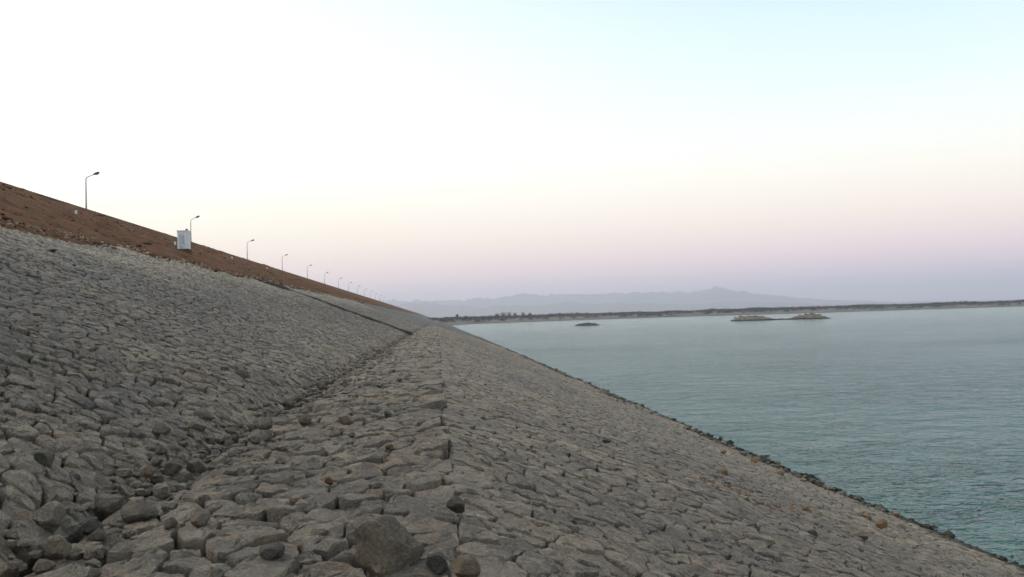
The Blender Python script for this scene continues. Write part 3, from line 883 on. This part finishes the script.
for k in range(3400):
    a_ = rng.uniform(-1, 37); e_ = rng.choice([170, 200, 240, 300]) + rng.uniform(-25, 40)
    if k % 6 == 0: e_ = rng.uniform(50, 170)
    dens = .55 + .45 * float(vn(a_ * 1.3, e_ / 90))
    if rng.rand() > dens + .25: continue
    p = polar(a_, e_, float(np.interp(e_, off_, zz)))
    h_ = rng.uniform(1.6, 3.4) * (1 + .4 * float(vn(a_ * .8 + 4, e_ * 0)))
    V, T = leaf_cloud(rng, 18, rng.uniform(3, 8), h_ * .6, .9)
    V = V + np.array(p) + np.array([0, 0, h_ * .5])
    VV.append(V); TT.append(T + off); off += len(V)
o = link('far_scrub', npmesh('far_scrub', np.concatenate(VV), np.concatenate(TT), False), M_leaf)
tag(o, 'dark band of scrub along the far shore', 'scrub', kind='stuff')

def px_az(px):
    d = ray(px, 315); return math.degrees(math.atan2(d.x, d.y))
def tree(px, h, rx, label, trunk_frac=.35, seed=0, extra=170):
    a_ = px_az(px); p = polar(a_, extra, float(np.interp(extra, off_, zz)) - .3)
    root = bpy.data.objects.new('far_tree', None); COL.objects.link(root); root.location = p
    rg = np.random.RandomState(seed)
    bm = bmesh.new(); tube(bm, [(0, 0, 0), (.1, 0, h * trunk_frac), (.2, .1, h * .75)], [.28, .2, .08], 6)
    for q in range(4):
        an = q * 1.6 + seed
        tube(bm, [(.1, 0, h * (trunk_frac + .05 * q)), (math.cos(an) * rx * .6, math.sin(an) * rx * .6, h * (.6 + .06 * q))], [.12, .04], 5)
    link('trunk', done(bm, 'trunk'), M_trunk, root)
    V, T = leaf_cloud(rg, 170, rx * 1.25, h * (1 - trunk_frac) * .55, .6)
    V = V + np.array([.1, 0, h * (1 + trunk_frac) * .5])
    link('crown', npmesh('crown', V, T, False), M_leaf, root)
    tag(root, label, 'tree', 'trees standing out on the far shore')
tree(457, 7.5, 1.5, 'lone slim tree on the far shore near the end of the dam', .55, 1)
tree(466, 5.5, 1.7, 'small tree right beside the lone slim tree on the far shore', .4, 2)
tree(497, 7.5, 3.2, 'leftmost tree of the tall clump on the far shore', .25, 3)
tree(503, 9.5, 3.6, 'tallest tree of the clump on the far shore', .25, 4)
tree(509, 9.0, 3.2, 'tree just right of the tallest in the far shore clump', .25, 5)
tree(515, 8.0, 2.6, 'middle round tree of the clump on the far shore', .3, 6)
tree(523, 8.2, 2.8, 'second tree from the right in the far shore clump', .3, 7)
tree(530, 7.2, 2.6, 'rightmost tree of the clump on the far shore', .3, 8)
tree(560, 6.0, 2.6, 'low round tree alone to the right of the clump', .25, 9)

# ------------------------------------------------------------------ islets
def islet(px, py, length, width, height, seed, material, label, block=False):
    d = ray(px, py); k = (WATER - EYE.z) / d.z; c = EYE + d * k
    rg = np.random.RandomState(seed)
    nx, ny = 60, 20
    u = np.linspace(-1, 1, nx); v = np.linspace(-1, 1, ny)
    U, Vv = np.meshgrid(u, v, indexing='ij')
    env = np.clip(1 - (np.abs(U) ** 2.2 + np.abs(Vv) ** 2), -.6, 1)
    prof = np.interp(u, *block)[:, None] if block else 1.0
    H = height * (np.sign(env) * np.abs(env) ** .7 * prof + .30 * vn(U * 5 + seed, Vv * 3) * (env > 0) + .22 * vn(U * 13 + seed, Vv * 6) * (env > 0)) - .25
    P = np.stack([U * length / 2, Vv * width / 2, H], -1)
    o = link('islet', grid_mesh('islet', P, False), material)
    o.location = (c.x, c.y, WATER); o.rotation_euler.z = math.atan2(c.x, c.y) * -1
    tag(o, label, 'islet', 'rocky islets in the lake')
    return o, P
islet(587.5, 325.6, 17, 7, 1.7, 3, M_isld, 'low dark rock islet alone in the lake, left of the two larger islets')
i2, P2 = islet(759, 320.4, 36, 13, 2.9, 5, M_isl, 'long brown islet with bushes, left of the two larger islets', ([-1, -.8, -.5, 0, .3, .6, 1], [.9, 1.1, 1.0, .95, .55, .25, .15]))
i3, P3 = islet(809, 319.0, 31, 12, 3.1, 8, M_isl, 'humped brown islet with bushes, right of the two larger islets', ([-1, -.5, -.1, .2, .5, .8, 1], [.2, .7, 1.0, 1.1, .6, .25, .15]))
rng = np.random.RandomState(31)
nb = 0
for isl, Pm, spots, lab in ((i2, P2, [(-.6, 0), (-.35, .1), (-.1, -.1), (.12, 0)], ['leftmost bush on the long brown islet', 'second bush from the left on the long brown islet', 'third bush from the left on the long brown islet', 'rightmost bush on the long brown islet']),
                            (i3, P3, [(-.1, 0), (.15, .1), (.4, 0)], ['left bush on the humped brown islet', 'middle bush on the humped brown islet', 'right bush on the humped brown islet'])):
    for (u, v), lb in zip(spots, lab):
        ix = int((u + 1) / 2 * 59); iy = int((v + 1) / 2 * 19)
        q = Pm[ix, iy]
        V, T = leaf_cloud(rng, 60, 1.0, .42, .26)
        o = link('bush', npmesh('bush', V + np.array([0, 0, .15]), T, False), M_leaf)
        o.location = isl.location + Matrix.Rotation(isl.rotation_euler.z, 3, 'Z') @ Vector(q)
        tag(o, lb, 'bush')
bm = bmesh.new(); box(bm, (0, 0, .7), (2.2, 1.6, 1.9)); bmesh.ops.bevel(bm, geom=bm.edges[:], offset=.25, segments=2, affect='EDGES')
o = link('pale_block', done(bm, 'pale_block'), plain('bleached rock', (.42, .40, .36), .9, .3, 1))
o.location = i2.location + Matrix.Rotation(i2.rotation_euler.z, 3, 'Z') @ Vector((-14.2, 0, 1.0))
tag(o, 'pale block of rock on the left end of the long brown islet', 'rock')

# ------------------------------------------------------------------ mountains
def ridge(name, dist, depth, pts, seed, rough):
    px = np.array([p[0] for p in pts], float); hy = np.array([p[1] for p in pts], float)
    az_ = np.array([px_az(x) for x in px])
    nA, nD = 420, 22
    A = np.linspace(az_[0], az_[-1], nA); Dp = np.linspace(-1, 1, nD)
    Hh = np.interp(A, az_, hy) / FPX * dist
    rg = [vn(A * f + seed * 7.3, A * 0 + seed) for f in (.9, 2.1, 4.7, 10.3)]
    Hh = Hh * (1 + rough * (.10 * rg[0] + .06 * rg[1] + .03 * rg[2] + .012 * rg[3]))
    AA, DD = np.meshgrid(A, Dp, indexing='ij')
    prof = np.clip(1 - np.abs(DD), 0, 1) ** 1.15
    spur = 1 + .35 * np.abs(vn(AA * 1.4 + seed, DD * 2.5)) * (1 - prof) * 2 * prof
    Z = 2 + Hh[:, None] * prof * spur + (prof < 1) * prof * Hh[:, None] * .06 * vn(AA * 6, DD * 5 + seed)
    R = dist + DD * depth + 120 * vn(AA * 3, DD * 2)
    P = np.stack([R * np.sin(np.radians(AA)), R * np.cos(np.radians(AA)), Z - 8 * (prof <= 0)], -1)
    o = link(name, grid_mesh(name, P), M_mtn); o['kind'] = 'structure'
ridge('mountain_range', 15500, 1700, [(250, 20), (330, 18), (380, 20), (400, 21), (450, 19), (480, 20), (520, 22), (560, 22), (600, 21), (650, 21), (690, 20), (706, 20.5), (719, 22.5), (735, 19.5), (760, 15), (800, 10), (850, 6), (900, 3), (980, 2), (1100, 1)], 2, .6)
ridge('foothills', 11500, 900, [(330, 14), (400, 17), (430, 16), (470, 12), (510, 11), (560, 13), (610, 11), (660, 9), (700, 8), (740, 8), (790, 5), (840, 3), (900, 2), (1000, 1)], 5, 1.0)

# ------------------------------------------------------------------ haze
bm = bmesh.new()
box(bm, (0, 8900, 240), (28000, 22000, 501))
me = done(bm, 'haze')
hz = bpy.data.objects.new('haze', me); COL.objects.link(hz)
tag(hz, 'thin pale evening haze over lake and mountains', 'haze', kind='stuff')
m = bpy.data.materials.new('evening haze'); m.use_nodes = True
t = m.node_tree; t.nodes.clear()
mo = t.nodes.new('ShaderNodeOutputMaterial'); pv = t.nodes.new('ShaderNodeVolumePrincipled')
pv.inputs['Color'].default_value = (.88, .90, 1.0, 1)
pv.inputs['Density'].default_value = 1.3e-4
pv.inputs['Anisotropy'].default_value = .68
t.links.new(pv.outputs[0], mo.inputs['Volume'])
me.materials.append(m)
